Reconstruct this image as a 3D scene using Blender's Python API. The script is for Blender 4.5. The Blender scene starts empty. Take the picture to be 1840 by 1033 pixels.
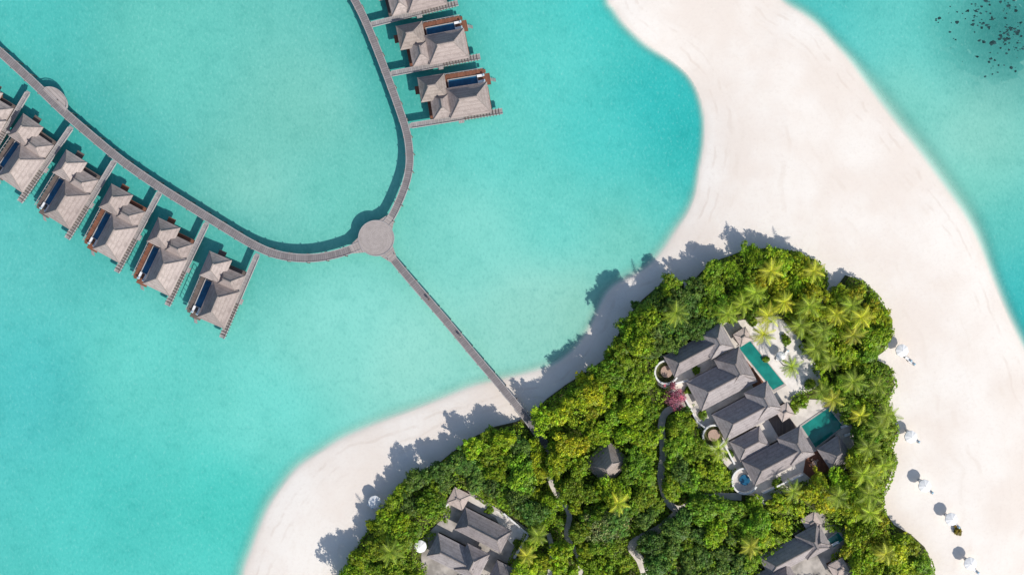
import bpy, bmesh, math, random
import numpy as np
from mathutils import Vector, Matrix
random.seed(7); rng = np.random.default_rng(7)
R = math.radians; PI = math.pi
scene = bpy.context.scene
col = scene.collection
S = 0.15            # metres per photograph pixel on the ground
H = 230.0           # camera altitude
KILL = np.array([.64, 1.12, 1.22])   # light level used when turning seen colours into base colours

def X(px): return (px-920)*S
def Y(py): return (516.5-py)*S
def at(px, py, z=0.0):
    f = (H-z)/H
    return Vector((X(px)*f, Y(py)*f, z))
def lin(c):
    c = c/255.0
    return c/12.92 if c <= .04045 else ((c+.055)/1.055)**2.4
def lin3(c): return tuple(lin(v) for v in c)

# ------------------------------------------------------------------ polygons
def smooth(pts, n=6, closed=False):
    P = [np.array(p, float) for p in pts]; out = []; N = len(P)
    rngi = range(N if closed else N-1)
    for i in rngi:
        if closed: p0, p1, p2, p3 = P[i-1], P[i], P[(i+1) % N], P[(i+2) % N]
        else: p0, p1, p2, p3 = P[max(i-1, 0)], P[i], P[i+1], P[min(i+2, N-1)]
        for k in range(n):
            t = k/n
            out.append(.5*((2*p1)+(-p0+p2)*t+(2*p0-5*p1+4*p2-p3)*t*t+(-p0+3*p1-3*p2+p3)*t**3))
    if not closed: out.append(P[-1])
    return np.array(out)
def sdist(poly, pts):
    poly = np.asarray(poly, float); pts = np.asarray(pts, float)
    best = np.full(len(pts), 1e18); inside = np.zeros(len(pts), bool)
    n = len(poly)
    for i in range(n):
        a = poly[i]; b = poly[(i+1) % n]; ab = b-a
        l2 = ab@ab
        if l2 == 0: continue
        t = np.clip(((pts-a)@ab)/l2, 0, 1)
        d = pts-(a+t[:, None]*ab)
        best = np.minimum(best, (d*d).sum(1))
        c = ((a[1] > pts[:, 1]) != (b[1] > pts[:, 1]))
        with np.errstate(divide='ignore', invalid='ignore'):
            xi = (b[0]-a[0])*(pts[:, 1]-a[1])/(b[1]-a[1] if b[1] != a[1] else 1e-9)+a[0]
        inside ^= c & (pts[:, 0] < xi)
    d = np.sqrt(best)
    return np.where(inside, d, -d)
def pdist(line, pts):
    line = np.asarray(line, float); pts = np.asarray(pts, float)
    best = np.full(len(pts), 1e18)
    for i in range(len(line)-1):
        a = line[i]; ab = line[i+1]-a
        t = np.clip(((pts-a)@ab)/(ab@ab), 0, 1)
        d = pts-(a+t[:, None]*ab)
        best = np.minimum(best, (d*d).sum(1))
    return np.sqrt(best)

land_px = smooth([(440,1033),(455,990),(470,948),(490,903),(515,866),(550,832),(600,800),(650,776),(700,754),(750,735),
 (800,717),(850,698),(900,684),(955,672),(1000,657),(1035,628),(1062,590),(1080,555),(1100,522),(1130,500),(1165,480),(1195,450),
 (1217,415),(1237,382),(1251,345),(1259,300),(1266,260),(1268,215),(1256,170),(1235,135),(1200,105),(1160,76),(1125,45),(1106,15),
 (1095,-5),(1100,-80),(1180,-190),(1280,-160),(1350,-60),(1400,0),(1440,28),(1480,62),(1520,108),(1560,162),(1600,213),(1640,263),
 (1680,318),(1720,373),(1752,430),(1777,490),(1803,550),(1827,605),(1846,645),(1872,720),(1893,850),(1885,1033),(1850,1200),
 (1750,1500),(1200,1700),(620,1500),(440,1250),(428,1120)], 5, True)
land = np.stack([(land_px[:, 0]-920)*S, (516.5-land_px[:, 1])*S], 1)
def land_z(d):
    return np.where(d > 0, 1.3*(1-np.exp(-np.maximum(d, 0)/11)), -2.4*(1-np.exp(np.minimum(d, 0)/9)))
def gz(px, py):
    return float(land_z(sdist(land, np.array([[X(px), Y(py)]])))[0])

# ------------------------------------------------------------------ materials
def newmat(name):
    m = bpy.data.materials.new(name); m.use_nodes = True
    nt = m.node_tree
    return m, nt, nt.nodes['Principled BSDF'], nt.nodes['Material Output']
def N(nt, typ, **kw):
    n = nt.nodes.new(typ)
    for k, v in kw.items(): setattr(n, k, v)
    return n
def mixrgb(nt, a, b, f, blend='MIX'):
    n = N(nt, 'ShaderNodeMix', data_type='RGBA', blend_type=blend)
    for sock, v in ((n.inputs[0], f), (n.inputs[6], a), (n.inputs[7], b)):
        if hasattr(v, 'links') or isinstance(v, bpy.types.NodeSocket): nt.links.new(v, sock)
        else: sock.default_value = v if not isinstance(v, tuple) else (*v, 1)[:4]
    return n.outputs[2]
def mth(nt, op, a, b=0.0, c=None):
    n = N(nt, 'ShaderNodeMath', operation=op)
    for i, v in enumerate((a, b, c)):
        if v is None: continue
        if isinstance(v, bpy.types.NodeSocket): nt.links.new(v, n.inputs[i])
        else: n.inputs[i].default_value = v
    return n.outputs[0]
def noise(nt, scale, detail=3, vec=None, rough=.55):
    n = N(nt, 'ShaderNodeTexNoise'); n.inputs['Scale'].default_value = scale
    n.inputs['Detail'].default_value = detail; n.inputs['Roughness'].default_value = rough
    if vec is not None: nt.links.new(vec, n.inputs['Vector'])
    return n.outputs['Fac']
def maprange(nt, v, a, b, c, d, interp='SMOOTHSTEP'):
    n = N(nt, 'ShaderNodeMapRange', interpolation_type=interp)
    nt.links.new(v, n.inputs[0])
    for i, q in enumerate((a, b, c, d)): n.inputs[i+1].default_value = q
    return n.outputs[0]
def geo(nt): return N(nt, 'ShaderNodeNewGeometry').outputs['Position']
def objc(nt): return N(nt, 'ShaderNodeTexCoord').outputs['Object']
def attr(nt, name): return N(nt, 'ShaderNodeAttribute', attribute_name=name)
def bump(nt, h, strength, dist, bsdf):
    b = N(nt, 'ShaderNodeBump'); b.inputs['Strength'].default_value = strength; b.inputs['Distance'].default_value = dist
    nt.links.new(h, b.inputs['Height']); nt.links.new(b.outputs[0], bsdf.inputs['Normal'])

def simple(name, c, rough=.7, var=.15, scale=3.0, spec=.3):
    m, nt, b, o = newmat(name)
    f = noise(nt, scale, 4, objc(nt))
    lo = tuple(v*(1-var) for v in c); hi = tuple(min(1, v*(1+var)) for v in c)
    f2 = maprange(nt, f, .3, .7, 0, 1)
    nt.links.new(mixrgb(nt, lo, hi, f2), b.inputs['Base Color'])
    b.inputs['Roughness'].default_value = rough; b.inputs['Specular IOR Level'].default_value = spec
    return m

def mat_sand():
    m, nt, b, o = newmat('sand')
    p = geo(nt); d = attr(nt, 'shore').outputs['Fac']
    n1 = noise(nt, .045, 5, p); n2 = noise(nt, 1.2, 5, p, .7); n3 = noise(nt, .16, 4, p)
    c = mixrgb(nt, (.80,.71,.625), (.86,.80,.725), maprange(nt, n1, .35, .65, 0, 1))
    c = mixrgb(nt, c, (.70,.61,.525), mth(nt, 'MULTIPLY', maprange(nt, n2, .46, .78, 0, 1), .34))
    # faint broken bands running with the shore
    dd0 = mth(nt, 'ADD', d, mth(nt, 'MULTIPLY', noise(nt, .03, 3, p), 16.0))
    st = N(nt, 'ShaderNodeTexNoise', noise_dimensions='1D'); nt.links.new(dd0, st.inputs['W']); st.inputs['Scale'].default_value = .45; st.inputs['Detail'].default_value = 4
    stf = mth(nt, 'MULTIPLY', maprange(nt, st.outputs['Fac'], .45, .78, 0, 1), maprange(nt, n3, .42, .68, 0, .26))
    c = mixrgb(nt, c, (.69,.585,.49), stf)
    # swash lines close to the water
    dd = mth(nt, 'ADD', d, mth(nt, 'MULTIPLY', noise(nt, .06, 4, p), 7.0))
    w = mth(nt, 'SINE', mth(nt, 'MULTIPLY', dd, 2.1))
    w = mth(nt, 'MULTIPLY', maprange(nt, w, .5, 1.0, 0, .28), maprange(nt, n3, .42, .6, 0, 1))
    w = mth(nt, 'MULTIPLY', w, maprange(nt, d, .5, 2.5, 0, 1)); w = mth(nt, 'MULTIPLY', w, maprange(nt, d, 4, 11, 1, 0.0))
    c = mixrgb(nt, c, (.62,.51,.42), w)
    wet = maprange(nt, mth(nt, 'ADD', d, mth(nt, 'MULTIPLY', n3, 3.0)), 1.2, 3.2, 1, 0)
    c = mixrgb(nt, c, (.77,.69,.60), mth(nt, 'MULTIPLY', wet, .55))
    # under water the sand is pale and greenish
    c = mixrgb(nt, c, (.68,.85,.745), maprange(nt, d, -2.0, .2, 1, 0))
    nt.links.new(c, b.inputs['Base Color']); b.inputs['Roughness'].default_value = .9; b.inputs['Specular IOR Level'].default_value = .1
    h = mth(nt, 'ADD', n2, mth(nt, 'MULTIPLY', n3, 1.5))
    bump(nt, h, .16, .3, b)
    return m
def mat_water():
    m, nt, b, o = newmat('water')
    p = geo(nt)
    c = attr(nt, 'tone').outputs['Color']; a = attr(nt, 'cover').outputs['Fac']
    mp = N(nt, 'ShaderNodeMapping'); nt.links.new(p, mp.inputs[0]); mp.inputs['Scale'].default_value = (1, .6, 1); mp.inputs['Rotation'].default_value = (0, 0, R(25))
    n1 = noise(nt, 1.5, 5, mp.outputs[0], .75); n2 = noise(nt, .04, 5, p); n3 = noise(nt, .25, 5, p, .65)
    c = mixrgb(nt, c, mixrgb(nt, c, (.70,.84,.82), 1.0, 'MULTIPLY'), mth(nt, 'MULTIPLY', maprange(nt, n2, .36, .68, 0, 1), .42))
    c = mixrgb(nt, c, mixrgb(nt, c, (.62,.74,.76), 1.0, 'MULTIPLY'), mth(nt, 'MULTIPLY', maprange(nt, n1, .48, .70, 0, 1), .55))
    c = mixrgb(nt, c, (.42,.74,.66), mth(nt, 'MULTIPLY', maprange(nt, n1, .48, .28, 0, 1), .22))  # ripple sparkle painted into the water colour as fine pale specks
    c = mixrgb(nt, c, mixrgb(nt, c, (.66,.80,.81), 1.0, 'MULTIPLY'), mth(nt, 'MULTIPLY', maprange(nt, n3, .45, .75, 0, 1), .45))
    nt.links.new(c, b.inputs['Base Color'])
    b.inputs['Roughness'].default_value = .25; b.inputs['Specular IOR Level'].default_value = .3; b.inputs['IOR'].default_value = 1.33
    bump(nt, n1, .34, .24, b)
    t = N(nt, 'ShaderNodeBsdfTransparent'); mx = N(nt, 'ShaderNodeMixShader')
    nt.links.new(a, mx.inputs[0]); nt.links.new(t.outputs[0], mx.inputs[1]); nt.links.new(b.outputs[0], mx.inputs[2])
    nt.links.new(mx.outputs[0], o.inputs['Surface'])
    return m
def mat_leaf():
    m, nt, b, o = newmat('leaf')
    t = attr(nt, 'tint').outputs['Color']; oc = N(nt, 'ShaderNodeObjectInfo').outputs['Color']
    c = mixrgb(nt, oc, t, 1.0, 'MULTIPLY')
    nt.links.new(c, b.inputs['Base Color']); b.inputs['Roughness'].default_value = .5; b.inputs['Specular IOR Level'].default_value = .25
    tr = N(nt, 'ShaderNodeBsdfTranslucent'); nt.links.new(c, tr.inputs[0])
    mx = N(nt, 'ShaderNodeMixShader'); mx.inputs[0].default_value = .3
    nt.links.new(b.outputs[0], mx.inputs[1]); nt.links.new(tr.outputs[0], mx.inputs[2]); nt.links.new(mx.outputs[0], o.inputs['Surface'])
    return m
def mat_thatch(name, c, c2):
    m, nt, b, o = newmat(name)
    p = objc(nt)
    info = N(nt, 'ShaderNodeObjectInfo')
    n1 = noise(nt, 5.0, 4, p, .7); n2 = noise(nt, .7, 4, p, .65)
    sx = N(nt, 'ShaderNodeSeparateXYZ'); nt.links.new(p, sx.inputs[0])
    zz = mth(nt, 'ADD', mth(nt, 'MULTIPLY', sx.outputs[2], 9.0), mth(nt, 'MULTIPLY', n1, 2.2))
    w = maprange(nt, mth(nt, 'SINE', zz), .2, 1, 0, 1)
    cc = mixrgb(nt, c2, c, maprange(nt, n1, .32, .68, 0, 1))
    cc = mixrgb(nt, cc, tuple(v*.68 for v in c2), mth(nt, 'MULTIPLY', w, .32))
    cc = mixrgb(nt, cc, tuple(v*.64 for v in c2), mth(nt, 'MULTIPLY', maprange(nt, n2, .45, .68, 0, 1), .5))
    cc = mixrgb(nt, cc, mixrgb(nt, cc, (.78,.76,.76), 1.0, 'MULTIPLY'), info.outputs['Random'])
    nt.links.new(cc, b.inputs['Base Color']); b.inputs['Roughness'].default_value = .95; b.inputs['Specular IOR Level'].default_value = .1
    bump(nt, n1, .5, .2, b)
    return m
def mat_planks(name, c, c2, width, use_attr):
    m, nt, b, o = newmat(name)
    p = objc(nt)
    if use_attr: s = attr(nt, 'along').outputs['Fac']
    else:
        sx = N(nt, 'ShaderNodeSeparateXYZ'); nt.links.new(p, sx.inputs[0]); s = sx.outputs[0]
    q = mth(nt, 'DIVIDE', s, width); fl = mth(nt, 'FLOOR', q)
    wn = N(nt, 'ShaderNodeTexWhiteNoise', noise_dimensions='1D'); nt.links.new(fl, wn.inputs['W'])
    n2 = noise(nt, .8, 4, p)
    cc = mixrgb(nt, c, c2, wn.outputs['Value'])
    gap = mth(nt, 'LESS_THAN', mth(nt, 'FRACT', q), .13)
    cc = mixrgb(nt, cc, tuple(v*.4 for v in c2), mth(nt, 'MULTIPLY', gap, .8))
    cc = mixrgb(nt, cc, tuple(v*.6 for v in c), mth(nt, 'MULTIPLY', maprange(nt, n2, .4, .7, 0, 1), .45))
    nt.links.new(cc, b.inputs['Base Color']); b.inputs['Roughness'].default_value = .8; b.inputs['Specular IOR Level'].default_value = .2
    return m

M_sand = mat_sand(); M_water = mat_water(); M_leaf = mat_leaf()
M_thatch = mat_thatch('weathered_thatch', (.53,.455,.42), (.38,.32,.295))
M_thatch_d = mat_thatch('dark_thatch', (.47,.43,.42), (.33,.295,.29))
M_thatch_b = mat_thatch('brown_thatch', (.42,.36,.32), (.30,.25,.22))
M_thatch_l = mat_thatch('pale_thatch', (.70,.59,.52), (.58,.48,.42))
M_ridge = simple('ridge_thatch', (.28,.24,.22), .95)
M_jetty = mat_planks('grey_boardwalk', (.265,.24,.238), (.205,.187,.187), .55, True)
M_beam = simple('pale_beam', (.37,.345,.34), .8)
M_hub = mat_planks('pale_hub_boards', (.46,.40,.375), (.37,.325,.30), .8, True)
M_walk = mat_planks('grey_planks', (.40,.37,.36), (.29,.27,.265), .5, False)
M_deck_r = mat_planks('red_brown_decking', (.27,.115,.07), (.18,.078,.05), .4, False)
M_deck_g = mat_planks('dark_grey_decking', (.19,.15,.13), (.13,.105,.095), .4, False)
M_pile = simple('timber_pile', (.16,.13,.11), .9)
M_white = simple('white_plaster', (.78,.76,.73), .8, .06)
M_stone = simple('pale_stone', (.60,.55,.51), .85, .14, .8)
M_fabric = simple('white_canvas', (.84,.83,.81), .8, .03)
M_towel = simple('pale_blue_towel', (.35,.55,.66), .9, .1)
M_wood = simple('dark_wood', (.10,.06,.04), .6)
M_trunk = simple('bark', (.16,.125,.095), .95, .25)
M_glass = simple('dark_glass', (.03,.05,.06), .1, .1, 1, .6)
M_soil = simple('leaf_litter', (.085,.09,.03), .95, .35, .7)
M_path = simple('path_sand', (.70,.635,.565), .95, .14, .5)
M_wsand = simple('white_court_sand', (.80,.74,.68), .95, .08, .8)
M_court = simple('court_gravel', (.40,.36,.32), .95, .3, .35)
M_coral = simple('coral', (.022,.060,.062), .9, .55, .8, .1)
M_coping = simple('coping', (.42,.38,.35), .7, .1)
M_pool_b = simple('blue_pool_water', (.016,.11,.21), .08, .25, .5, .5)
M_pool_t = simple('teal_pool_water', (.012,.215,.175), .08, .2, .35, .5)
M_tub = simple('terracotta_stone', (.44,.31,.245), .8, .12)
M_skin = simple('skin', (.32,.19,.12), .6); M_cloth = simple('dark_cloth', (.03,.035,.06), .8); M_cloth2 = simple('pale_cloth', (.6,.58,.55), .8)

# ------------------------------------------------------------------ mesh helpers
class MB:
    def __init__(s): s.v = []; s.f = []; s.a = {}
    def box(s, x0, x1, y0, y1, z0, z1):
        i = len(s.v)
        s.v += [(x0,y0,z0),(x1,y0,z0),(x1,y1,z0),(x0,y1,z0),(x0,y0,z1),(x1,y0,z1),(x1,y1,z1),(x0,y1,z1)]
        s.f += [(i,i+3,i+2,i+1),(i+4,i+5,i+6,i+7),(i,i+1,i+5,i+4),(i+1,i+2,i+6,i+5),(i+2,i+3,i+7,i+6),(i+3,i,i+4,i+7)]
        return s
    def cyl(s, x, y, z0, z1, r0, r1=None, n=8): return s.tube((x,y,z0), (x,y,z1), r0, r0 if r1 is None else r1, n)
    def tube(s, p0, p1, r0, r1=None, n=6):
        if r1 is None: r1 = r0
        p0 = Vector(p0); p1 = Vector(p1); d = (p1-p0).normalized()
        a = d.orthogonal().normalized(); b = d.cross(a); i = len(s.v)
        for p, r in ((p0, r0), (p1, r1)):
            for k in range(n):
                t = 2*PI*k/n; s.v.append(tuple(p+(a*math.cos(t)+b*math.sin(t))*r))
        for k in range(n): s.f.append((i+k, i+(k+1) % n, i+n+(k+1) % n, i+n+k))
        s.f.append(tuple(i+n+k for k in range(n))); s.f.append(tuple(i+k for k in reversed(range(n))))
        return s
    def prism(s, poly, z0, z1):
        i = len(s.v); n = len(poly)
        s.v += [(p[0], p[1], z0) for p in poly]+[(p[0], p[1], z1) for p in poly]
        s.f.append(tuple(i+n+k for k in range(n))); s.f.append(tuple(i+k for k in reversed(range(n))))
        for k in range(n): s.f.append((i+k, i+(k+1) % n, i+n+(k+1) % n, i+n+k))
        return s
    def ring(s, x, y, r0, r1, z0, z1, n=32, a0=0, a1=2*PI):
        full = abs(a1-a0-2*PI) < 1e-6; m = n if full else n+1; i = len(s.v)
        for k in range(m):
            t = a0+(a1-a0)*k/n; c, q = math.cos(t), math.sin(t)
            s.v += [(x+r0*c,y+r0*q,z0),(x+r1*c,y+r1*q,z0),(x+r1*c,y+r1*q,z1),(x+r0*c,y+r0*q,z1)]
        for k in range(n):
            a = i+4*k; b = i+4*((k+1) % m)
            for e in range(4): s.f.append((a+e, a+(e+1) % 4, b+(e+1) % 4, b+e))
        if not full:
            s.f.append((i,i+1,i+2,i+3)); e = i+4*n; s.f.append((e,e+3,e+2,e+1))
        return s
    def build(s, name, mat, parent=None, sm=False, fixn=True):
        me = bpy.data.meshes.new(name); me.from_pydata([tuple(v) for v in s.v], [], s.f)
        if fixn:
            bm = bmesh.new(); bm.from_mesh(me); bmesh.ops.recalc_face_normals(bm, faces=bm.faces); bm.to_mesh(me); bm.free()
        for k, vals in s.a.items():
            at_ = me.attributes.new(k, 'FLOAT', 'POINT'); at_.data.foreach_set('value', np.asarray(vals, np.float32))
        if sm: me.polygons.foreach_set('use_smooth', [True]*len(me.polygons))
        me.materials.append(mat); me.update()
        o = bpy.data.objects.new(name, me); col.objects.link(o)
        if parent is not None: o.parent = parent
        return o
def tag(o, label=None, cat=None, group=None, kind=None):
    if label: o['label'] = label
    if cat: o['category'] = cat
    if group: o['group'] = group
    if kind: o['kind'] = kind
    return o
def empty(name, loc, rz=0, label=None, cat=None, group=None):
    o = bpy.data.objects.new(name, None); col.objects.link(o)
    o.location = loc; o.rotation_euler = (0, 0, rz); o.empty_display_size = .3
    return tag(o, label, cat, group)
def copy_tree(o, parent=None):
    c = o.copy(); col.objects.link(c)
    if parent is not None: c.parent = parent
    for ch in list(o.children): copy_tree(ch, c)
    return c

# ------------------------------------------------------------------ ground and water
def axis(a, b, step, far):
    inner = np.arange(a, b+step, step)
    return np.concatenate([[-far, -far*.4, -far*.12, a-40], inner, [inner[-1]+40, far*.12, far*.4, far]])
def grid(step):
    xs = axis(-146, 146, step, 6000); ys = axis(-86, 86, step, 6000)
    gx, gy = np.meshgrid(xs, ys); pts = np.stack([gx.ravel(), gy.ravel()], 1)
    nx, ny = len(xs), len(ys)
    idx = np.arange(nx*ny).reshape(ny, nx)
    f = np.stack([idx[:-1,:-1].ravel(), idx[:-1,1:].ravel(), idx[1:,1:].ravel(), idx[1:,:-1].ravel()], 1)
    return pts, f
def sheet(name, pts, z, f, mat):
    me = bpy.data.meshes.new(name)
    v = np.column_stack([pts, z])
    me.from_pydata(v.tolist(), [], f.tolist())
    me.polygons.foreach_set('use_smooth', [True]*len(me.polygons))
    me.materials.append(mat); o = bpy.data.objects.new(name, me); col.objects.link(o)
    return o, me
pts, fc = grid(.7)
D = sdist(land, pts)
g, me = sheet('ground', pts, land_z(D), fc, M_sand); tag(g, 'white coral sand beach and shallow sandy seabed', 'ground', kind='structure')
me.attributes.new('shore', 'FLOAT', 'POINT').data.foreach_set('value', D.astype(np.float32))

tone = [(30,20,66,196,192),(300,100,84,203,194),(550,200,100,206,196),(450,350,106,209,198),(620,350,88,203,193),(60,420,78,201,198),
 (60,700,66,197,198),(250,650,84,212,205),(200,900,66,204,199),(400,900,64,208,200),(480,750,92,218,210),(600,600,110,221,212),
 (750,650,120,222,211),(850,420,106,218,209),(900,250,84,212,206),(1000,100,76,211,206),(1000,400,90,214,207),(950,560,124,221,210),
 (1080,250,64,205,202),(1180,180,44,194,195),(1230,230,36,187,189),(1220,300,44,192,191),(1180,370,72,203,197),(1080,30,58,204,201),
 (1130,430,100,211,199),(1040,560,120,214,200),(1500,40,66,200,199),(1560,60,82,205,200),(1620,180,102,211,201),(1750,250,116,214,203),
 (1700,60,78,202,197),(1800,420,80,204,198),(1830,500,54,193,194),(1835,570,42,186,190),(1740,330,100,211,199),(1800,50,60,182,180),
 (735,85,58,180,176),(745,175,60,182,177),(60,245,52,176,176),(150,300,54,178,177),(245,370,56,180,178),(420,420,60,182,178)]
T = np.array(tone, float); TL = np.array([lin3(t[2:]) for t in tone])
pp = np.stack([pts[:, 0]/S+920, 516.5-pts[:, 1]/S], 1)
w = 1/(((pp[:, None, :]-T[None, :, :2])**2).sum(2)+60**2)**1.7
wc = (w[:, :, None]*TL[None]).sum(1)/w.sum(1)[:, None]
SW = np.array([(470,950,5),(600,800,4.6),(800,715,4.2),(1050,600,3.6),(1190,450,4.4),(1262,280,2.6),(1230,140,2.5),(1130,50,3.4),(1450,40,4.6),(1600,215,7),(1720,375,7),(1800,550,4.6)], float)
w2 = 1/(((pp[:, None, :]-SW[None, :, :2])**2).sum(2)+60**2)**1.7
sw = (w2*SW[None, :, 2]).sum(1)/w2.sum(1)
# the swash edge wanders a little
wob = 1.1*np.sin(pts[:, 0]*.21+1.3*np.sin(pts[:, 1]*.13))*np.cos(pts[:, 1]*.17+.9*np.sin(pts[:, 0]*.11))
t = np.clip((-D+.4*wob*np.exp(-np.abs(D)/6))/sw, 0, 1)**.65; cover = t*t*(3-2*t)
wt, me = sheet('water', pts, np.zeros(len(pts)), fc, M_water); tag(wt, 'clear turquoise lagoon and sea water', 'water', kind='structure')
ca = me.attributes.new('tone', 'FLOAT_COLOR', 'POINT')
# clearer water over the reef in the upper right
rd = np.sqrt(((pp[:, 0]-1815)/150)**2+((pp[:, 1]-50)/150)**2)
cover *= 1-.48*np.clip(1.15-rd, 0, 1)
ca.data.foreach_set('color', np.column_stack([wc/KILL, np.ones(len(wc))]).astype(np.float32).ravel())
me.attributes.new('cover', 'FLOAT', 'POINT').data.foreach_set('value', cover.astype(np.float32))

# coral reef, its highest heads just awash
mb = MB()
seeds = [(random.gauss(1788, 50), random.gauss(55, 60)) for _ in range(60)]
for k in range(2600):
    sx_, sy_ = random.choice(seeds); px = random.gauss(sx_, 9); py = random.gauss(sy_, 8)
    if px < 1650 or px > 1900 or py < -80 or py > 200: continue
    if py > 185-(1840-px)*.85+random.gauss(0, 20): continue
    r = abs(random.gauss(.05, .24))+.12; p = at(px, py); i = len(mb.v); n = 7
    top = random.uniform(-.75, .07)
    if top < -.2: r *= 1.8
    a0 = random.random()*6
    for q, (rr, zz) in enumerate(((1, top-1.4), (1.05, top-.06), (.8, top))):
        for e in range(n):
            aa = a0+2*PI*e/n; j = rr*r*random.uniform(.5, 1.4); mb.v.append((p.x+j*math.cos(aa), p.y+j*math.sin(aa)*.75, zz))
    for q in range(2):
        for e in range(n): mb.f.append((i+q*n+e, i+q*n+(e+1) % n, i+(q+1)*n+(e+1) % n, i+(q+1)*n+e))
    mb.f.append(tuple(i+2*n+e for e in range(n)))
tag(mb.build('coral_reef', M_coral), 'dark broken coral reef under the water in the upper right corner', 'reef', kind='stuff')

# ------------------------------------------------------------------ jetties
def ribbon(path, wid, z0, z1, off=0.0, zlist=None):
    mb = MB(); n = len(path); along = 0; al = []
    for i, p in enumerate(path):
        a = path[max(i-1, 0)]; b = path[min(i+1, n-1)]
        d = (b-a).normalized(); nn = Vector((-d.y, d.x, 0))
        if i: along += (p-path[i-1]).length
        dz = 0 if zlist is None else zlist[i]
        for s_, z in ((-1, z0), (1, z0), (1, z1), (-1, z1)):
            q = p+nn*(off+s_*wid/2); mb.v.append((q.x, q.y, z+dz)); al.append(along)
    for i in range(n-1):
        for e in range(4): mb.f.append((4*i+e, 4*i+(e+1) % 4, 4*i+4+(e+1) % 4, 4*i+4+e))
    mb.f.append((0,1,2,3)); e = 4*n-4; mb.f.append((e,e+3,e+2,e+1))
    mb.a['along'] = al
    return mb
JZ = 2.8
def jetty(pxs, wid, label, zl=None, step=4.6):
    sp = smooth(pxs, 8); path = [at(p[0], p[1], JZ) for p in sp]
    for p in path: p.z = 0
    zz = None
    if zl: zz = [zl(i/(len(path)-1)) for i in range(len(path))]
    root = empty('jetty', (0, 0, 0), 0, label, 'jetty')
    ribbon(path, wid, JZ-.3, JZ, 0, zz).build('deck', M_jetty, root)
    for s_ in (-1, 1):
        ribbon(path, .2, JZ-.35, JZ+.14, s_*(wid/2+.1), zz).build('edge_beam', M_beam, root)
    acc = 0; nxt = 1.5
    for i in range(1, len(path)):
        seg = (path[i]-path[i-1]).length
        while acc+seg > nxt:
            f = (nxt-acc)/seg; p = path[i-1].lerp(path[i], f); d = (path[i]-path[i-1]).normalized(); nn = Vector((-d.y, d.x, 0))
            dz = zz[i] if zz else 0
            if not zl or dz > -1.2:
                for s_ in (-1, 1):
                    q = p+nn*s_*(wid/2+.26); m = MB(); m.cyl(q.x, q.y, -2.6, JZ+.3+dz, .14, .13, 7); m.build('piling', M_pile, root)
            nxt += step
        acc += seg
    return root, path
jl, _ = jetty([(-60,45),(-25,75),(0,94),(58,147),(112,199),(165,245),(220,290),(280,332),(340,370),(400,407),(450,437),(490,455),(530,463),(570,463),(610,455),(646,442)], 1.85,
   'long curving grey plank jetty from the left edge to the round hub', step=5.0)
jr, _ = jetty([(610,-50),(633,-8),(655,35),(676,85),(697,140),(717,195),(731,240),(736,280),(733,315),(722,350),(706,385),(694,402)], 1.65, 'curving grey jetty from the top edge down to the round hub')
js, jpath = jetty([(696,453),(735,500),(800,575),(850,635),(900,694),(945,750),(980,800)], 1.65, 'straight grey jetty from the round hub to the wooded beach', zl=lambda t: -1.0*max(0, (t-.72)/.28))
# look-out bulge on the left jetty
c = at(97, 181, JZ); a = math.atan2(-(199-147), 112-58)
P_ = [(c.x+4.1*math.cos(PI*k/20)*math.cos(a)-3.0*math.sin(PI*k/20)*math.sin(a), c.y+4.1*math.cos(PI*k/20)*math.sin(a)+3.0*math.sin(PI*k/20)*math.cos(a)) for k in range(21)]
m = MB(); m.prism(P_, JZ-.3, JZ+.03); m.a['along'] = [v[0]*.7+v[1]*.7 for v in m.v]; m.build('side_platform', M_hub, jl)
m = MB()
for k in range(2, 18): m.tube((*P_[k], JZ+.4), (*P_[k+1], JZ+.4), .12, .12, 5)
m.build('bench', M_beam, jl)
hub = empty('jetty_hub', (*at(676, 428, JZ).xy, 0), 0, 'round pale timber hub platform where the three jetties meet', 'platform')
n = 56; rr = 4.6
m = MB(); al = []
for j, r_ in enumerate((.3, 1.5, 3.0, rr)):
    for k in range(n): m.v.append((r_*math.cos(2*PI*k/n), r_*math.sin(2*PI*k/n), JZ+.06)); al.append(k*.8+.4+j*17*.8)
for j in range(3):
    for k in range(n): m.f.append((j*n+k, j*n+(k+1) % n, (j+1)*n+(k+1) % n, (j+1)*n+k))
m.f.append(tuple(range(n))); m.a['along'] = [v*1.0 for v in al]
m.build('deck', M_hub, hub)
MB().ring(0, 0, rr, rr+.2, JZ-.35, JZ+.16, 56).build('rim', M_beam, hub)
for k in range(14):
    MB().cyl((rr-.3)*math.cos(k*PI/7+.2), (rr-.3)*math.sin(k*PI/7+.2), -2.6, JZ-.1, .18).build('piling', M_pile, hub)
# flares where the walkways join the hub
hc = at(676, 428, JZ)
for tx, ty in ((635,447),(700,394),(704,463)):
    p = at(tx, ty, JZ)-hc; d = Vector((p.x, p.y)).normalized(); q = Vector((-d.y, d.x)); L_ = Vector((p.x, p.y)).length
    m = MB(); m.prism([tuple(d*(rr-.6)+q*2.3), tuple(d*(rr-.6)-q*2.3), tuple(d*(L_+.8)-q*1.0), tuple(d*(L_+.8)+q*1.0)], JZ-.25, JZ+.03)
    m.a['along'] = [v[0]*d.x+v[1]*d.y for v in m.v]; m.build('flared_landing', M_hub, hub)

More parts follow.
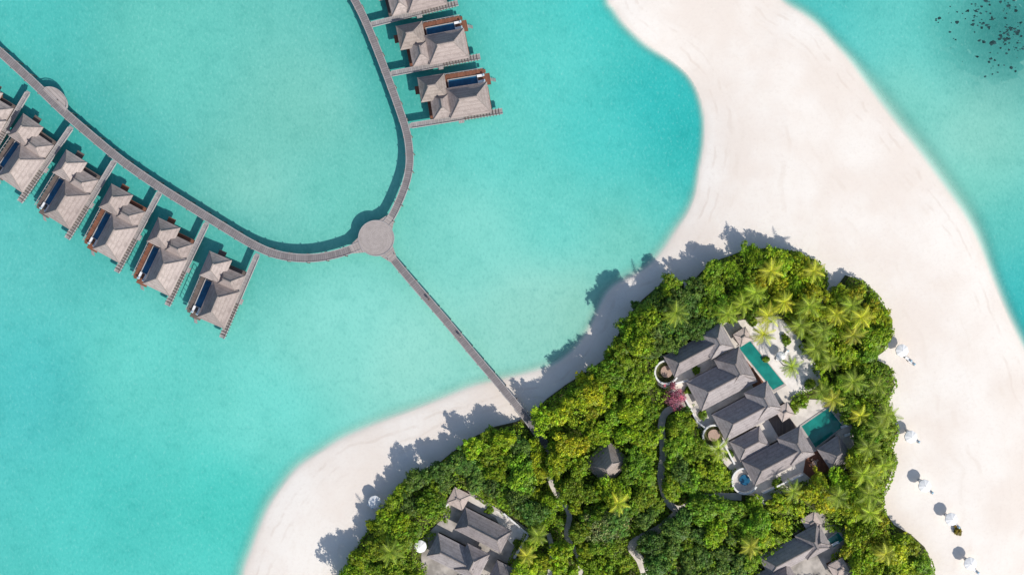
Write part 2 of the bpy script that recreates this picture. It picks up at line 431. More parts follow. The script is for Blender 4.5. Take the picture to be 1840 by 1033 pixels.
# ------------------------------------------------------------------ roofs
def hip(mb, cx, cy, L, W, z0, rise, thick=.3, n=6, ridge=None, pw=1.22):
    a, b = L/2, W/2
    if L >= W: r, q = (max(a-b*.85, .12) if ridge is None else ridge), .06
    else: r, q = .06, max(b-a*.85, .12)
    i0 = len(mb.v)
    prof = [(0, z0-thick)]+[(t, z0+rise*(t**pw)) for t in [k/n for k in range(n+1)]]
    for t, z in prof:
        x = a+(r-a)*t; y = b+(q-b)*t
        mb.v += [(cx-x,cy-y,z),(cx+x,cy-y,z),(cx+x,cy+y,z),(cx-x,cy+y,z)]
    m = len(prof)
    for k in range(m-1):
        for e in range(4): mb.f.append((i0+4*k+e, i0+4*k+(e+1) % 4, i0+4*k+4+(e+1) % 4, i0+4*k+4+e))
    e = i0+4*(m-1); mb.f.append((e,e+1,e+2,e+3)); mb.f.append((i0+3,i0+2,i0+1,i0))
    cap = MB(); P = lambda k, c: Vector(mb.v[i0+4*k+c])
    for c in range(4):
        for k in range(1, m-1): cap.tube(P(k, c), P(k+1, c), .11, .11, 5)
    top = [P(m-1, c) for c in range(4)]
    A = (top[0]+top[3])/2; B = (top[1]+top[2])/2
    if W > L: A = (top[0]+top[1])/2; B = (top[2]+top[3])/2
    dv = (B-A).normalized()*.35
    cap.tube(A-dv+Vector((0, 0, .05)), B+dv+Vector((0, 0, .05)), .22, .22, 6)
    return mb, cap
def roof(name, parent, cx, cy, L, W, z0, rise, mat, **k):
    m, cap = hip(MB(), cx, cy, L, W, z0, rise, **k)
    o = m.build(name, mat, parent); cap.build('ridge_cap', M_ridge, o)
    return o

# ------------------------------------------------------------------ furniture prototypes
def make_lounger():
    t_ = empty('sun_lounger', (0, 0, 0))
    f = MB(); f.box(-1, 1, -.36, -.30, .26, .32).box(-1, 1, .30, .36, .26, .32).box(-1, -.94, -.3, .3, .26, .32).box(.94, 1, -.3, .3, .26, .32)
    f.build('frame', M_wood, t_)
    for x in (-.85, .85):
        for y in (-.33, .33): MB().box(x-.03, x+.03, y-.03, y+.03, 0, .26).build('leg', M_wood, t_)
    i = MB(); i.v = [(-.98,-.34,.33),(.3,-.34,.33),(1.0,-.34,.75),(1.0,.34,.75),(.3,.34,.33),(-.98,.34,.33),
                     (-.98,-.34,.45),(.28,-.34,.45),(.96,-.34,.87),(.96,.34,.87),(.28,.34,.45),(-.98,.34,.45)]
    i.f = [(0,1,4,5),(1,2,3,4),(6,11,10,7),(7,10,9,8),(0,6,7,1),(1,7,8,2),(2,8,9,3),(3,9,10,4),(4,10,11,5),(5,11,6,0)]
    i.build('cushion', M_fabric, t_)
    MB().box(.62, .9, -.25, .25, .82, .92).build('pillow', M_towel, t_)
    return t_
lounger0 = make_lounger(); lused = [False]
def lounger(px, py, z, rz, label, group=None):
    o = lounger0 if not lused[0] else copy_tree(lounger0); lused[0] = True
    o.location = at(px, py, z); o.rotation_euler = (0, 0, rz)
    if 'group' in o: del o['group']
    tag(o, label, 'lounger', group); return o
def make_umbrella():
    t_ = empty('beach_umbrella', (0, 0, 0))
    MB().cyl(0, 0, 0, 3.0, .04, .035, 8).build('pole', M_wood, t_)
    MB().cyl(0, 0, 0, .12, .35, .3, 12).build('base', M_stone, t_)
    m = MB(); n = 32; rows = [(0.03, 2.82), (.5, 2.74), (1.0, 2.62), (1.5, 2.46), (1.53, 2.26)]
    for j, (r, z) in enumerate(rows):
        for k in range(n):
            s_ = math.cos(8*2*PI*k/n)
            sag = .03*(1-s_)*(r/1.5); m.v.append((r*(1-.02*(1-s_))*math.cos(2*PI*k/n), r*(1-.02*(1-s_))*math.sin(2*PI*k/n), z-sag-(.05*(1+s_) if j == 4 else 0)))
    for j in range(4):
        for k in range(n): m.f.append((j*n+k, j*n+(k+1) % n, (j+1)*n+(k+1) % n, (j+1)*n+k))
    m.f.append(tuple(range(n)))
    cn = m.build('canopy', M_fabric, t_)
    for k in range(8):
        aa = 2*PI*k/8; MB().tube((.05*math.cos(aa), .05*math.sin(aa), 2.77), (1.48*math.cos(aa), 1.48*math.sin(aa), 2.42), .018, .014, 4).build('rib', M_wood, cn)
    MB().cyl(0, 0, 2.95, 3.1, .05, .01, 6).build('finial', M_wood, t_)
    return t_
umb0 = make_umbrella(); uused = [False]
def umbrella(px, py, label, sc=1.0):
    o = umb0 if not uused[0] else copy_tree(umb0); uused[0] = True
    b = at(px, py, 2.7+gz(px, py)); o.location = (b.x, b.y, gz(px, py)-.03); o.scale = (sc, sc, sc*.9); o.rotation_euler = (0, 0, random.random())
    tag(o, label, 'umbrella'); return o

# ------------------------------------------------------------------ overwater villas
DZ = 2.6
def water_villa(start, end, side, red, label):
    a = at(*start, DZ); b = at(*end, DZ); d = b-a; rz = math.atan2(d.y, d.x); Lw = d.length
    t_ = empty('overwater_villa', (a.x, a.y, 0), rz, label, 'villa', )
    sc = Lw/(165*S)
    def u(v): return v*S*sc
    def bx(m, u0, u1, v0, v1, z0, z1):
        y0, y1 = sorted((side*u(v0), side*u(v1))); return m.box(u(u0), u(u1), y0, y1, z0, z1)
    deckm = M_deck_r if red else M_deck_g
    bx(MB(), 2, 166, -4, 4, DZ-.2, DZ).build('walkway', M_walk, t_)
    for q in ((-5, -4), (4, 5)): bx(MB(), 6, 166, q[0], q[1], DZ-.25, DZ+.2).build('walkway_beam', M_beam, t_)
    for k in range(12): bx(MB(), 100+k*5.4, 101+k*5.4, -6.5, 6.5, DZ-.3, DZ+.24).build('cross_beam', M_pile, t_)
    d_ = MB(); bx(d_, 40, 148, 5.2, 46, DZ-.25, DZ-.02); bx(d_, 78, 144, 46, 78, DZ-.25, DZ-.03); bx(d_, 34, 78, 46, 76, DZ-.25, DZ-.02)
    d_.build('deck', deckm, t_)
    # lower sun deck with steps to the water
    m = MB(); bx(m, 144.3, 154, 50, 70, DZ-.9, DZ-.7); m.build('swim_platform', deckm, t_)
    bx(MB(), 144.3, 148, 71, 77, DZ-.5, DZ-.3).build('step_landing', deckm, t_)
    bx(MB(), 22, 33.8, 52, 66, DZ-.25, DZ-.05).build('side_deck', deckm, t_)
    bx(MB(), 88, 98, -9, -5.2, DZ-.3, DZ-.1).build('walkway_landing', M_walk, t_)
    m = MB()
    for k in range(6): bx(m, 154+k*1.6, 155.2+k*1.6, 56, 62, DZ-1.1-.3*k, DZ-1.02-.3*k)
    m.build('ladder', M_walk, t_)
    for (p, q) in ((45, 10), (80, 10), (115, 10), (146, 10), (40, 70), (76, 70), (110, 74), (140, 74)):
        MB().cyl(u(p), side*u(q), -2.6, DZ-.25, .18).build('stilt', M_pile, t_)
    w_ = MB(); bx(w_, 84, 138, 6, 42, DZ, DZ+2.0); bx(w_, 54, 84, 10, 36, DZ, DZ+1.6); bx(w_, 36, 72, 40, 70, DZ, DZ+1.9)
    wl = w_.build('wall', M_deck_r, t_)
    for p in (90, 104, 118):
        bx(MB(), p, p+11, 42.02, 42.6, DZ+.1, DZ+1.9).build('window', M_glass, wl)
    bx(MB(), 60, 66, 9.4, 10, DZ, DZ+1.5).build('door', M_wood, wl)
    mt = M_thatch
    def rf(name, u0, u1, v0, v1, z, h, **k):
        return roof(name, t_, u((u0+u1)/2), side*u((v0+v1)/2), u(u1-u0), u(v1-v0), z, h, k.pop('mat', mt), **k)
    rf('main_roof', 75, 147, -2, 51, DZ+2.1, 3.2)
    rf('entrance_roof', 46, 84, 2, 46, DZ+1.6, 2.3)
    rf('pavilion_roof', 30, 77, 34, 77, DZ+2.0, 3.0, mat=M_thatch_b if side > 0 else mt)
    cp = MB(); bx(cp, 80, 133, 51.5, 53, DZ-.02, DZ+.22); bx(cp, 80, 133, 67, 68.5, DZ-.02, DZ+.22); bx(cp, 80, 81.5, 53, 67, DZ-.02, DZ+.22); bx(cp, 131.5, 133, 53, 67, DZ-.02, DZ+.22)
    pl = cp.build('plunge_pool', M_coping, t_)
    bx(MB(), 81.5, 131.5, 53, 67, DZ, DZ+.12).build('pool_water', M_pool_b, pl)
    rl = MB()
    for k in range(9): rl.box(u(78+8*k)-.05, u(78+8*k)+.05, side*u(77.5)-.05, side*u(77.5)+.05, DZ-.02, DZ+.9)
    bx(rl, 78, 144, 77.1, 77.9, DZ+.9, DZ+.98)
    rl.build('railing', M_beam, t_)
    return t_, sc
LROW = [((52,163),(-22,288),False,'cropped grey thatched overwater villa at the left picture edge, farthest from the hub'),
 ((130,226),(36,362),False,'grey thatched overwater villa with dark deck, second from the left picture edge'),
 ((208,286),(121,428),False,'grey thatched overwater villa with dark deck, next left of the two red brown deck villas'),
 ((289,342),(210,488),True,'overwater villa with red brown deck, left one of the two red decked neighbours'),
 ((373,398),(301,548),True,'overwater villa with red brown deck, right one of the two red decked neighbours'),
 ((464,454),(399,606),False,'overwater villa with dark deck at the row end nearest the round hub')]
RROW = [((662,46),(822,6),False,'overwater villa cut off by the top picture edge beside the upper jetty'),
 ((698,134),(862,102),True,'middle thatched overwater villa on the upper jetty'),
 ((733,227),(902,200),True,'lowest thatched overwater villa on the upper jetty, nearest the hub')]
for k, (a, b, red, lab) in enumerate(LROW+RROW):
    side = -1 if k < 6 else 1
    v_, sc = water_villa(a, b, side, red, lab)
    where = ['villa at the left edge','second villa from the left edge','third villa of the left row','left red decked villa','right red decked villa','row end villa nearest the hub','top edge villa','middle villa on the upper jetty','lowest villa on the upper jetty'][k]
    Rm = Matrix.Translation(v_.location) @ Matrix.Rotation(v_.rotation_euler.z, 4, 'Z')
    for j in range(2):
        p = Rm @ Vector((136.8*S*sc+.2, side*(56+10*j)*S*sc, DZ-.03))
        o = lounger0 if not lused[0] else copy_tree(lounger0); lused[0] = True
        o.location = p; o.rotation_euler = (0, 0, v_.rotation_euler.z)
        tag(o, 'white lounger on the pool deck of the '+where, 'lounger', 'loungers on the '+where)

# ------------------------------------------------------------------ island: terraces, paths
def spoly(name, pxs, z, mat, label, sm=True):
    q = smooth(pxs, 4, True) if sm else np.array(pxs, float)
    m = MB(); m.v = [(X(p[0]), Y(p[1]), z) for p in q]; m.f = [tuple(range(len(q)))]
    o = m.build(name, mat); tag(o, label, name.replace('_', ' '), kind='structure'); return o
canopy = [(950,742),(975,716),(1010,690),(1050,665),(1085,640),(1103,605),(1120,570),(1150,535),(1185,505),(1213,497),(1226,506),(1228,530),(1238,505),(1260,482),(1290,462),(1330,447),(1380,440),
 (1430,447),(1470,465),(1486,487),(1488,512),(1474,545),(1500,518),(1520,490),(1550,500),(1580,530),(1600,570),(1602,600),(1590,630),(1572,642),(1600,655),(1611,690),(1597,720),(1610,750),
 (1616,775),(1604,800),(1613,825),(1601,860),(1588,890),(1592,920),(1610,945),(1640,962),(1665,985),(1677,1010),(1675,1040),(1660,1100),(620,1100),(600,1040),(622,1000),(640,970),(660,940),
 (688,900),(705,872),(740,850),(770,840),(800,815),(840,786),(880,766),(920,757)]
canopy_np = np.array(canopy, float)
CLEAR = [np.array(c_, float) for c_ in [
 [(1185,640),(1300,580),(1345,572),(1395,566),(1437,612),(1478,680),(1428,715),(1490,718),(1532,780),(1528,835),(1460,865),(1365,900),(1325,880),(1308,840),(1262,790),(1232,720),(1180,690)],
 [(803,898),(820,876),(842,880),(905,918),(950,948),(935,985),(905,1045),(755,1045),(760,965),(795,930)],
 [(1350,1040),(1378,995),(1435,945),(1445,918),(1475,918),(1488,940),(1518,940),(1525,980),(1500,1000),(1530,1012),(1530,1045)]]]
spoly('soil', [tuple(p) for p in canopy_np+(np.mean(canopy_np, 0)-canopy_np)*.02], 1.345, M_soil, 'dark leaf litter under the trees', False)
spoly('terrace', [tuple(p) for p in CLEAR[0]], 1.37, M_path, 'pale sandy courtyard ground around the pool villas', False)
spoly('terrace', [tuple(p) for p in CLEAR[1]], 1.37, M_court, 'pale ground around the lower left villa', False)
spoly('terrace', [tuple(p) for p in CLEAR[2]], 1.37, M_court, 'pale ground around the lower right villa', False)
spoly('courtyard_sand', [(1350,588),(1395,570),(1435,614),(1473,680),(1432,708),(1412,692),(1352,614)], 1.376, M_wsand, 'white raked sand of the court beside the long pool')
spoly('courtyard_sand', [(888,918),(908,922),(946,950),(932,978),(912,966)], 1.376, M_wsand, 'white sand patch right of the lower left villa')
PATHS = [([(975,790),(982,815),(985,850),(1000,885),(1022,920),(1018,960),(1040,1000),(1045,1060)], 7),
 ([(1240,720),(1200,735),(1187,760),(1190,810),(1186,860),(1200,900),(1222,912),(1262,890),(1330,890)], 9),
 ([(1222,912),(1185,945),(1135,975),(1150,1005),(1165,1050)], 10.5), ([(985,955),(992,990),(985,1040)], 6), ([(840,890),(880,915),(930,945)], 7)]
PNP = []
for k, (pl, wd) in enumerate(PATHS):
    sp = smooth(pl, 6); PNP.append((sp, wd))
    path = [Vector((X(p[0]), Y(p[1]), 0)) for p in sp]
    o = ribbon(path, wd*S*1.4, 1.2, 1.39+.006*k, 0).build('footpath', M_path)
    tag(o, ['sandy footpath from the jetty end through the grove','sandy footpath past the round courtyards','winding footpath through the lower middle of the grove','short footpath near the lower left villa','footpath along the upper side of the lower left villa'][k], 'footpath', kind='structure')
PNP.append((np.array([(925.,728.),(945.,750.),(982.,802.)]), 13))   # the jetty end cuts into the trees

# ------------------------------------------------------------------ island villas
GZ = 1.37
def house(px, py, L, W, ang, rise, label, eave=2.5, upper=None, mat=None, name='thatched_villa'):
    b = at(px, py, GZ+eave); t_ = empty(name, (b.x, b.y, GZ), R(ang), label, 'villa')
    L *= S; W *= S; mat = mat or M_thatch_d
    wl = MB().box(-L/2+.8, L/2-.8, -W/2+.8, W/2-.8, 0, eave-.1).build('wall', M_white, t_)
    MB().box(-.6, .6, -W/2+.72, -W/2+.78, .02, 2.1).build('door', M_wood, wl)
    for s_ in (-1, 1): MB().box(s_*L*.25-.8, s_*L*.25+.8, -W/2+.73, -W/2+.785, .8, 2.0).build('window', M_glass, wl)
    MB().box(-L/2+.3, L/2-.3, -W/2+.3, W/2-.3, -.15, .0).build('plinth', M_stone, t_)
    roof('roof', t_, 0, 0, L, W, eave, rise, mat)
    if upper:
        ox, oy, l2, w2, dz, r2 = upper
        roof('upper_roof', t_, ox*S, oy*S, l2*S, w2*S, eave+dz, r2, mat)
    return t_
house(1252,632,112,42,28,2.9,'long dark thatched villa wing at the upper end of the walled compound', upper=(38,2,46,50,.9,3.3))
house(1297,686,112,58,28,3.5,'broad dark thatched villa wing beside the long narrow pool', upper=(30,12,50,60,.8,3.9))
house(1342,742,112,54,28,3.4,'dark thatched villa wing between the long pool wing and the square pool wing', upper=(34,8,46,54,.8,3.7))
house(1347,797,60,40,28,2.2,'small low thatched roof linking two villa wings near the middle round courtyard', eave=2.2)
house(1398,822,120,50,28,3.3,'long dark thatched villa wing below the square teal pool', upper=(36,6,46,54,.8,3.5))
house(1500,813,46,46,34,3.2,'small square hip roofed thatched pavilion right of the square teal pool', name='thatched_pavilion')
house(1091,831,62,58,48,4.8,'lone thatched hut with a tall pyramid roof among the trees', name='thatched_hut', eave=2.3, mat=M_thatch_b)
house(868,952,92,44,-27,3.1,'grey thatched villa wing, upper one of the lower left villa', mat=M_thatch_d)
house(822,1001,100,46,-27,3.1,'grey thatched villa wing, lower one of the lower left villa', mat=M_thatch_d, upper=(26,6,44,52,.7,3.3))
house(905,1032,44,36,-27,2.4,'small low thatched roof at the bottom edge beside the lower left villa', mat=M_thatch_d, eave=2.2)
house(1428,990,122,42,28,3.1,'long thatched villa wing at the bottom edge in the lower right', mat=M_thatch_d, upper=(34,2,44,48,.7,3.2))
house(1390,1036,70,36,28,2.7,'thatched wing cut by the bottom edge beside the lower right villa')
def daybed(px, py, sz, ang, label):
    b = at(px, py, GZ+2.4); t_ = empty('daybed_pavilion', (b.x, b.y, GZ), R(ang), label, 'pavilion'); h_ = sz*S/2
    MB().box(-h_+.3, h_-.3, -h_+.3, h_-.3, 0, .4).build('platform', M_wood, t_)
    MB().box(-h_+.6, h_-.6, -h_+.6, h_-.6, .4, .6).build('mattress', M_fabric, t_)
    for x in (-1, 1):
        for y in (-1, 1): MB().box(x*(h_-.4)-.08, x*(h_-.4)+.08, y*(h_-.4)-.08, y*(h_-.4)+.08, .4, 2.4).build('post', M_wood, t_)
    roof('roof', t_, 0, 0, 2*h_, 2*h_, 2.4, .45, M_thatch_l, thick=.2, pw=1.0)
DAY = [(1335,605),(1410,740),(1458,938),(824,896),(1508,1022)]
daybed(1335,605,26,32,'small square pale roofed daybed pavilion at the top end of the long pool')
daybed(1410,740,26,32,'small square pale roofed daybed pavilion between the two teal pools')
daybed(1458,938,28,30,'small square pale roofed daybed pavilion above the lower right villa')
daybed(824,896,32,-27,'small square grey roofed daybed pavilion above the lower left villa')
daybed(1508,1022,30,30,'small square roofed daybed pavilion at the bottom edge right of the lower right villa')
def pool(pxs, label):
    q = [(X(p[0]), Y(p[1])) for p in pxs]; c = sum((Vector(p) for p in q), Vector((0, 0)))/4
    t_ = empty('swimming_pool', (c.x, c.y, GZ), 0, label, 'pool')
    loc = [Vector(p)-c for p in q]; out = [p+p.normalized()*.75 for p in loc]
    m = MB()
    for k in range(4):
        a, b, d, e = loc[k], loc[(k+1) % 4], out[(k+1) % 4], out[k]
        m.prism([a, b, d, e], 0, .12)
    m.build('coping', M_coping, t_)
    MB().prism(loc, .0, .06).build('pool_water', M_pool_t, t_)
pool([(1325,624),(1345,612),(1406,688),(1386,699)], 'long narrow teal swimming pool beside the broad villa wing')
pool([(1437,764),(1488,729),(1511,764),(1462,802)], 'square teal swimming pool')
pool([(1484,966),(1502,953),(1512,966),(1494,980)], 'small teal plunge pool at the lower right villa')
def deck(pxs, mat, label):
    c = Vector((sum(X(p[0]) for p in pxs)/len(pxs), sum(Y(p[1]) for p in pxs)/len(pxs)))
    o = MB().prism([(X(p[0])-c.x, Y(p[1])-c.y) for p in pxs], 0, .09).build('wooden_deck', mat); o.location = (c.x, c.y, GZ); tag(o, label, 'deck')
deck([(1318,632),(1324,628),(1384,703),(1362,715)], M_deck_r, 'narrow wooden deck strip along the long pool')
deck([(1368,735),(1395,722),(1432,770),(1400,790)], M_deck_g, 'wooden deck behind the middle daybed pavilion')
deck([(1445,818),(1478,800),(1500,842),(1462,864),(1440,846)], M_deck_r, 'red brown wooden deck below the square pool')
deck([(1480,725),(1500,720),(1535,778),(1514,768)], M_stone, 'pale paved strip on the right of the square pool')
tb = empty('garden_table', at(1462, 830, GZ+.09), .5, 'small dark table with pale top on the red brown deck', 'table')
MB().cyl(0, 0, .7, .76, .65, .65, 16).build('tabletop', M_tub, tb); MB().cyl(0, 0, 0, .7, .09, .06, 8).build('leg', M_wood, tb)
for k in range(4):
    aa = k*PI/2+.6; c = at(1462, 830, GZ+.09)+Vector((1.05*math.cos(aa), 1.05*math.sin(aa), 0))
    ch = empty('garden_chair', c, aa, 'wooden chair around the table on the red brown deck', 'chair', 'chairs around the deck table')
    MB().box(-.25, .25, -.25, .25, .4, .48).build('seat', M_tub, ch); MB().box(.2, .26, -.25, .25, .48, .95).build('backrest', M_wood, ch)
    for x in (-.22, .22):
        for y in (-.22, .22): MB().box(x-.03, x+.03, y-.03, y+.03, 0, .4).build('leg', M_wood, ch)
COURTS = [(1196,668,22),(1281,782,21),(1336,862,24)]
def round_court(px, py, r, label, disc):
    b = at(px, py, GZ); t_ = empty('round_courtyard', b, 0, label, 'courtyard')
    MB().ring(0, 0, r*S-.45, r*S, 0, 1.5, 40, R(40), R(335)).build('ring_wall', M_white, t_)
    m = MB(); m.prism([((r*S-.5)*math.cos(2*PI*k/32), (r*S-.5)*math.sin(2*PI*k/32)) for k in range(32)], .0, .04); m.build('floor', M_soil if disc else M_stone, t_)
    MB().cyl(.2, .1, .05, .55, 1.55 if disc else 1.4, 1.6 if disc else 1.4, 28).build('round_platform', M_tub if disc else M_pool_b, t_)
round_court(1196,668,22,'round white walled courtyard left of the upper villa wing', True)
round_court(1281,782,21,'round white walled courtyard beside the small linking roof', True)
round_court(1336,862,24,'round white walled courtyard with grey floor at the lower left corner of the compound', False)
def gwall(a, b, label, h=1.3):
    p = at(*a, GZ); q = at(*b, GZ); d = q-p
    o = MB().box(0, d.length, -.22, .22, 0, h).build('garden_wall', M_white); o.location = p; o.rotation_euler = (0, 0, math.atan2(d.y, d.x)); tag(o, label, 'wall')
for a, b, l in [((1200,636),(1214,660),'short white garden wall above the upper round courtyard'),((1205,690),(1236,682),'white garden wall under the upper round courtyard'),
  ((1228,712),(1252,757),'white garden wall beside the pink bougainvillea'),((1252,757),(1266,768),'stub of white wall touching the middle round courtyard'),
  ((1300,797),(1318,832),'white garden wall between the middle and lower round courtyards'),((1356,888),(1372,904),'white garden wall end at the lower corner of the compound'),
  ((1368,884),(1440,850),'long white garden wall below the square pool villa wing'),((793,914),(808,902),'short white garden wall beside the lower left daybed'),
  ((905,920),(949,957),'white garden wall right of the lower left villa'),((949,959),(924,1000),'white garden wall closing the lower left villa court')]:
    gwall(a, b, l)
lounger(1398,642,GZ,R(60),'white lounger, left of the pair in the sandy court of the long pool'); lounger(1412,634,GZ,R(60),'white lounger, right of the pair in the sandy court of the long pool')
lounger(1516,765,GZ+.09,R(20),'white lounger, upper one right of the square pool'); lounger(1522,780,GZ+.09,R(20),'white lounger, lower one right of the square pool')
lounger(1500,975,GZ+.1,R(30),'white lounger beside the small plunge pool')

# beach umbrellas
for px, py, lab, ls in [
  (1622,630,'white beach umbrella highest up the east beach', [(1631,645,'left lounger under the highest umbrella on the east beach'),(1637,651,'right lounger beside the highest umbrella on the east beach')]),
  (1638,785,'white beach umbrella level with the square pool on the east beach', [(1633,777,'upper lounger by the umbrella level with the square pool'),(1645,790,'lower lounger by the umbrella level with the square pool')]),
  (1663,873,'white beach umbrella below the square pool level on the east beach', [(1655,865,'upper lounger at the middle umbrella of the lower east beach'),(1669,881,'lower lounger at the middle umbrella of the lower east beach')]),
  (1711,933,'white beach umbrella with a small plant beside it', [(1702,927,'lounger left of the umbrella with the plant'),(1717,943,'lounger between umbrella and small beach plant')]),
  (1745,1013,'white beach umbrella at the bottom edge of the east beach', [(1739,1007,'upper lounger at the bottom edge umbrella'),(1751,1024,'lower lounger at the bottom edge umbrella')]),
  (673,902,'white beach umbrella on the lagoon beach beside the trees', [(666,908,'lounger beside the lagoon beach umbrella')]),
  (755,982,'white umbrella among trees left of the lower left villa', []),
  (1405,640,'white umbrella in the sandy court beside the long pool', [])]:
    umbrella(px, py, lab, 1.12 if px != 1405 else .85)
    for (x, y, l) in ls: lounger(x, y, gz(x, y), R(-35), 'white '+l)

# ------------------------------------------------------------------ vegetation
def leaf_mesh(name, P, Nn, size, tint, mat=M_leaf, asp=.55):
    n = len(P); up = rng.normal(size=(n, 3))
    Nn = Nn/np.linalg.norm(Nn, axis=1)[:, None]
    a = np.cross(Nn, up); a /= np.linalg.norm(a, axis=1)[:, None]; b = np.cross(Nn, a)
    l = size[:, None]
    V = np.stack([P-a*l, P+b*l*asp+a*l*.1, P+a*l, P-b*l*asp+a*l*.1], 1).reshape(-1, 3)
    me = bpy.data.meshes.new(name)
    me.vertices.add(4*n); me.vertices.foreach_set('co', V.astype(np.float32).ravel())
    me.loops.add(4*n); me.loops.foreach_set('vertex_index', np.arange(4*n, dtype=np.int32))
    me.polygons.add(n); me.polygons.foreach_set('loop_start', np.arange(0, 4*n, 4, dtype=np.int32)); me.polygons.foreach_set('loop_total', np.full(n, 4, np.int32))
    me.update(calc_edges=True)
    c4 = np.repeat(np.column_stack([tint, np.ones(n)]), 4, 0)
    me.attributes.new('tint', 'FLOAT_COLOR', 'POINT').data.foreach_set('color', c4.astype(np.float32).ravel())
    me.materials.append(mat); me.validate()
    return me
def crown_mesh(name, Rr, zc, nclump, nleaf, ls, flat=.42, skirt=True):
    Ps, Ns, Ts, Sz = [], [], [], []
    lob = [random.uniform(0, 6.28) for _ in range(3)]
    for k in range(nclump):
        th = random.random()*2*PI; ph = random.random()**.75
        out_ = 1+.28*math.cos(2*th+lob[0])+.22*math.cos(3*th+lob[1])
        rad = Rr*.88*math.sqrt(ph)*random.uniform(.7, 1.25)*out_
        cz = zc+Rr*flat*(.5*(1-ph)+random.uniform(-.5, .45))
        cen = np.array([rad*math.cos(th), rad*math.sin(th), cz]); cr = Rr*random.uniform(.09, .25)
        nl = int(nleaf*(cr/(Rr*.18))**1.5)
        u = rng.normal(size=(nl, 3)); u /= np.linalg.norm(u, axis=1)[:, None]; u[:, 2] = np.abs(u[:, 2])*.95-.25
        rr = cr*rng.uniform(.4, 1.45, nl)
        Ps.append(cen+u*rr[:, None]*[1, 1, .65]); Ns.append(u*.65+rng.normal(size=(nl, 3))*.45+[0, 0, .85])
        bri = random.uniform(.68, 1.45); yel = random.uniform(.82, 1.22)
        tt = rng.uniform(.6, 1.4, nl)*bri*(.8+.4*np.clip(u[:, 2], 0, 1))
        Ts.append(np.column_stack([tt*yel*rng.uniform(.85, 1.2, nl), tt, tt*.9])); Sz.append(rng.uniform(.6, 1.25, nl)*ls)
    n = int(nclump*nleaf*.6); u = rng.normal(size=(n, 3)); u /= np.linalg.norm(u, axis=1)[:, None]
    off = np.array([0, 0, zc-(.35*Rr if skirt else 0)])
    Ps.append(u*[Rr*1.0, Rr*1.0, Rr*(.75 if skirt else .4)]*rng.uniform(.3, 1, n)[:, None]+off); Ns.append(u*.4+[0, 0, .8]); Ts.append(np.full((n, 3), .8)*rng.uniform(.65, 1.25, (n, 1))); Sz.append(np.full(n, ls*1.0))
    return leaf_mesh(name, np.concatenate(Ps), np.concatenate(Ns), np.concatenate(Sz), np.concatenate(Ts))
def trunk_mb(h, r, Rr):
    m = MB(); m.cyl(0, 0, 0, h*.55, r, r*.7, 7)
    for k in range(4):
        a = k*PI/2+random.random(); m.tube((0, 0, h*.5), (Rr*.5*math.cos(a), Rr*.5*math.sin(a), h*.85), r*.55, r*.2, 5)
    return m
def make_tree(size):
    Rr, h, nc, nl, ls = {'L': (3.4, 6.0, 84, 34, .28), 'M': (2.5, 5.2, 60, 30, .25), 'S': (1.7, 4.2, 34, 30, .23)}[size]
    t_ = empty('broadleaf_tree', (0, 0, 0)); trunk_mb(h-1.2, .22 if size == 'L' else .15, Rr).build('trunk', M_trunk, t_)
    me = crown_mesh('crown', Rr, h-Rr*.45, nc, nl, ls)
    o = bpy.data.objects.new('crown', me); col.objects.link(o); o.parent = t_
    return [t_, False, h]
protos = {'L': [make_tree('L') for _ in range(8)], 'M': [make_tree('M') for _ in range(10)], 'S': [make_tree('S') for _ in range(7)]}
COLS = {'bright green': (.285,.42,.018), 'mid green': (.21,.345,.022), 'dark green': (.125,.23,.038), 'yellow green': (.39,.46,.022)}
def region(px, py):
    if math.hypot(px-1091, py-831) < 78: return 'beside the lone pyramid roofed hut'
    if px < 1000: return 'along the lagoon beach left of the jetty end' if py < 880 else 'around the lower left villa'
    if px < 1195 and py < 800: return 'in the belt between jetty end and upper round courtyard'
    if py < 615 and px < 1500: return 'on the grove top above the long pool'
    if px >= 1440 and py < 720: return 'on the east beach side above the square pool'
    if px >= 1480 and py < 900: return 'on the east beach side below the square pool'
    if px < 1290: return 'by the sandy paths in the lower middle grove'
    return 'around the lower right villa'
placed = []
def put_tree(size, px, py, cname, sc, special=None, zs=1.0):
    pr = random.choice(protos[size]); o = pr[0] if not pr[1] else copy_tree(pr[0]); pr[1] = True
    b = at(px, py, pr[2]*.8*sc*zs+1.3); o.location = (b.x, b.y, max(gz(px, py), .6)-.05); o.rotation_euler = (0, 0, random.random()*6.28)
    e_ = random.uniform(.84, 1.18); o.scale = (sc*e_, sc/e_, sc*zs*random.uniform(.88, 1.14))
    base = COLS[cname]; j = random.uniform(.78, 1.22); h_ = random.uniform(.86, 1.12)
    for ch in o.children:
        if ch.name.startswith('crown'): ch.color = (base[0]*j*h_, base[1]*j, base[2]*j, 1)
    if 'group' in o: del o['group']
    if special: tag(o, special, 'tree')
    else:
        sz = {'L': 'broad', 'M': 'round', 'S': 'small'}[size]; rg = region(px, py)
        tag(o, f'{sz} {cname} leafy tree {rg}', 'tree', f'{sz} {cname} trees {rg}')
    return o
PALMS = [(1378,600),(1423,660),(1440,580),(1415,540),(1358,522),(1310,560),(1468,490),(1465,627),(1495,655),(1500,560),(1530,545),(1475,702),(1502,715),(1560,885),(1590,832),(1545,752),(1578,772),
 (1432,885),(1345,985),(1290,808),(968,968),(942,1002),(698,990),(1450,545),(1550,575),(1560,805),(1548,845),(1528,600),(1478,590),(1575,690),(1390,490),(1335,545),(1555,920),(1590,1000),(1500,890),(1530,690),(1385,565),(1590,745),(1575,860),(1105,905),(1210,560)]
PN = np.array(PALMS, float)
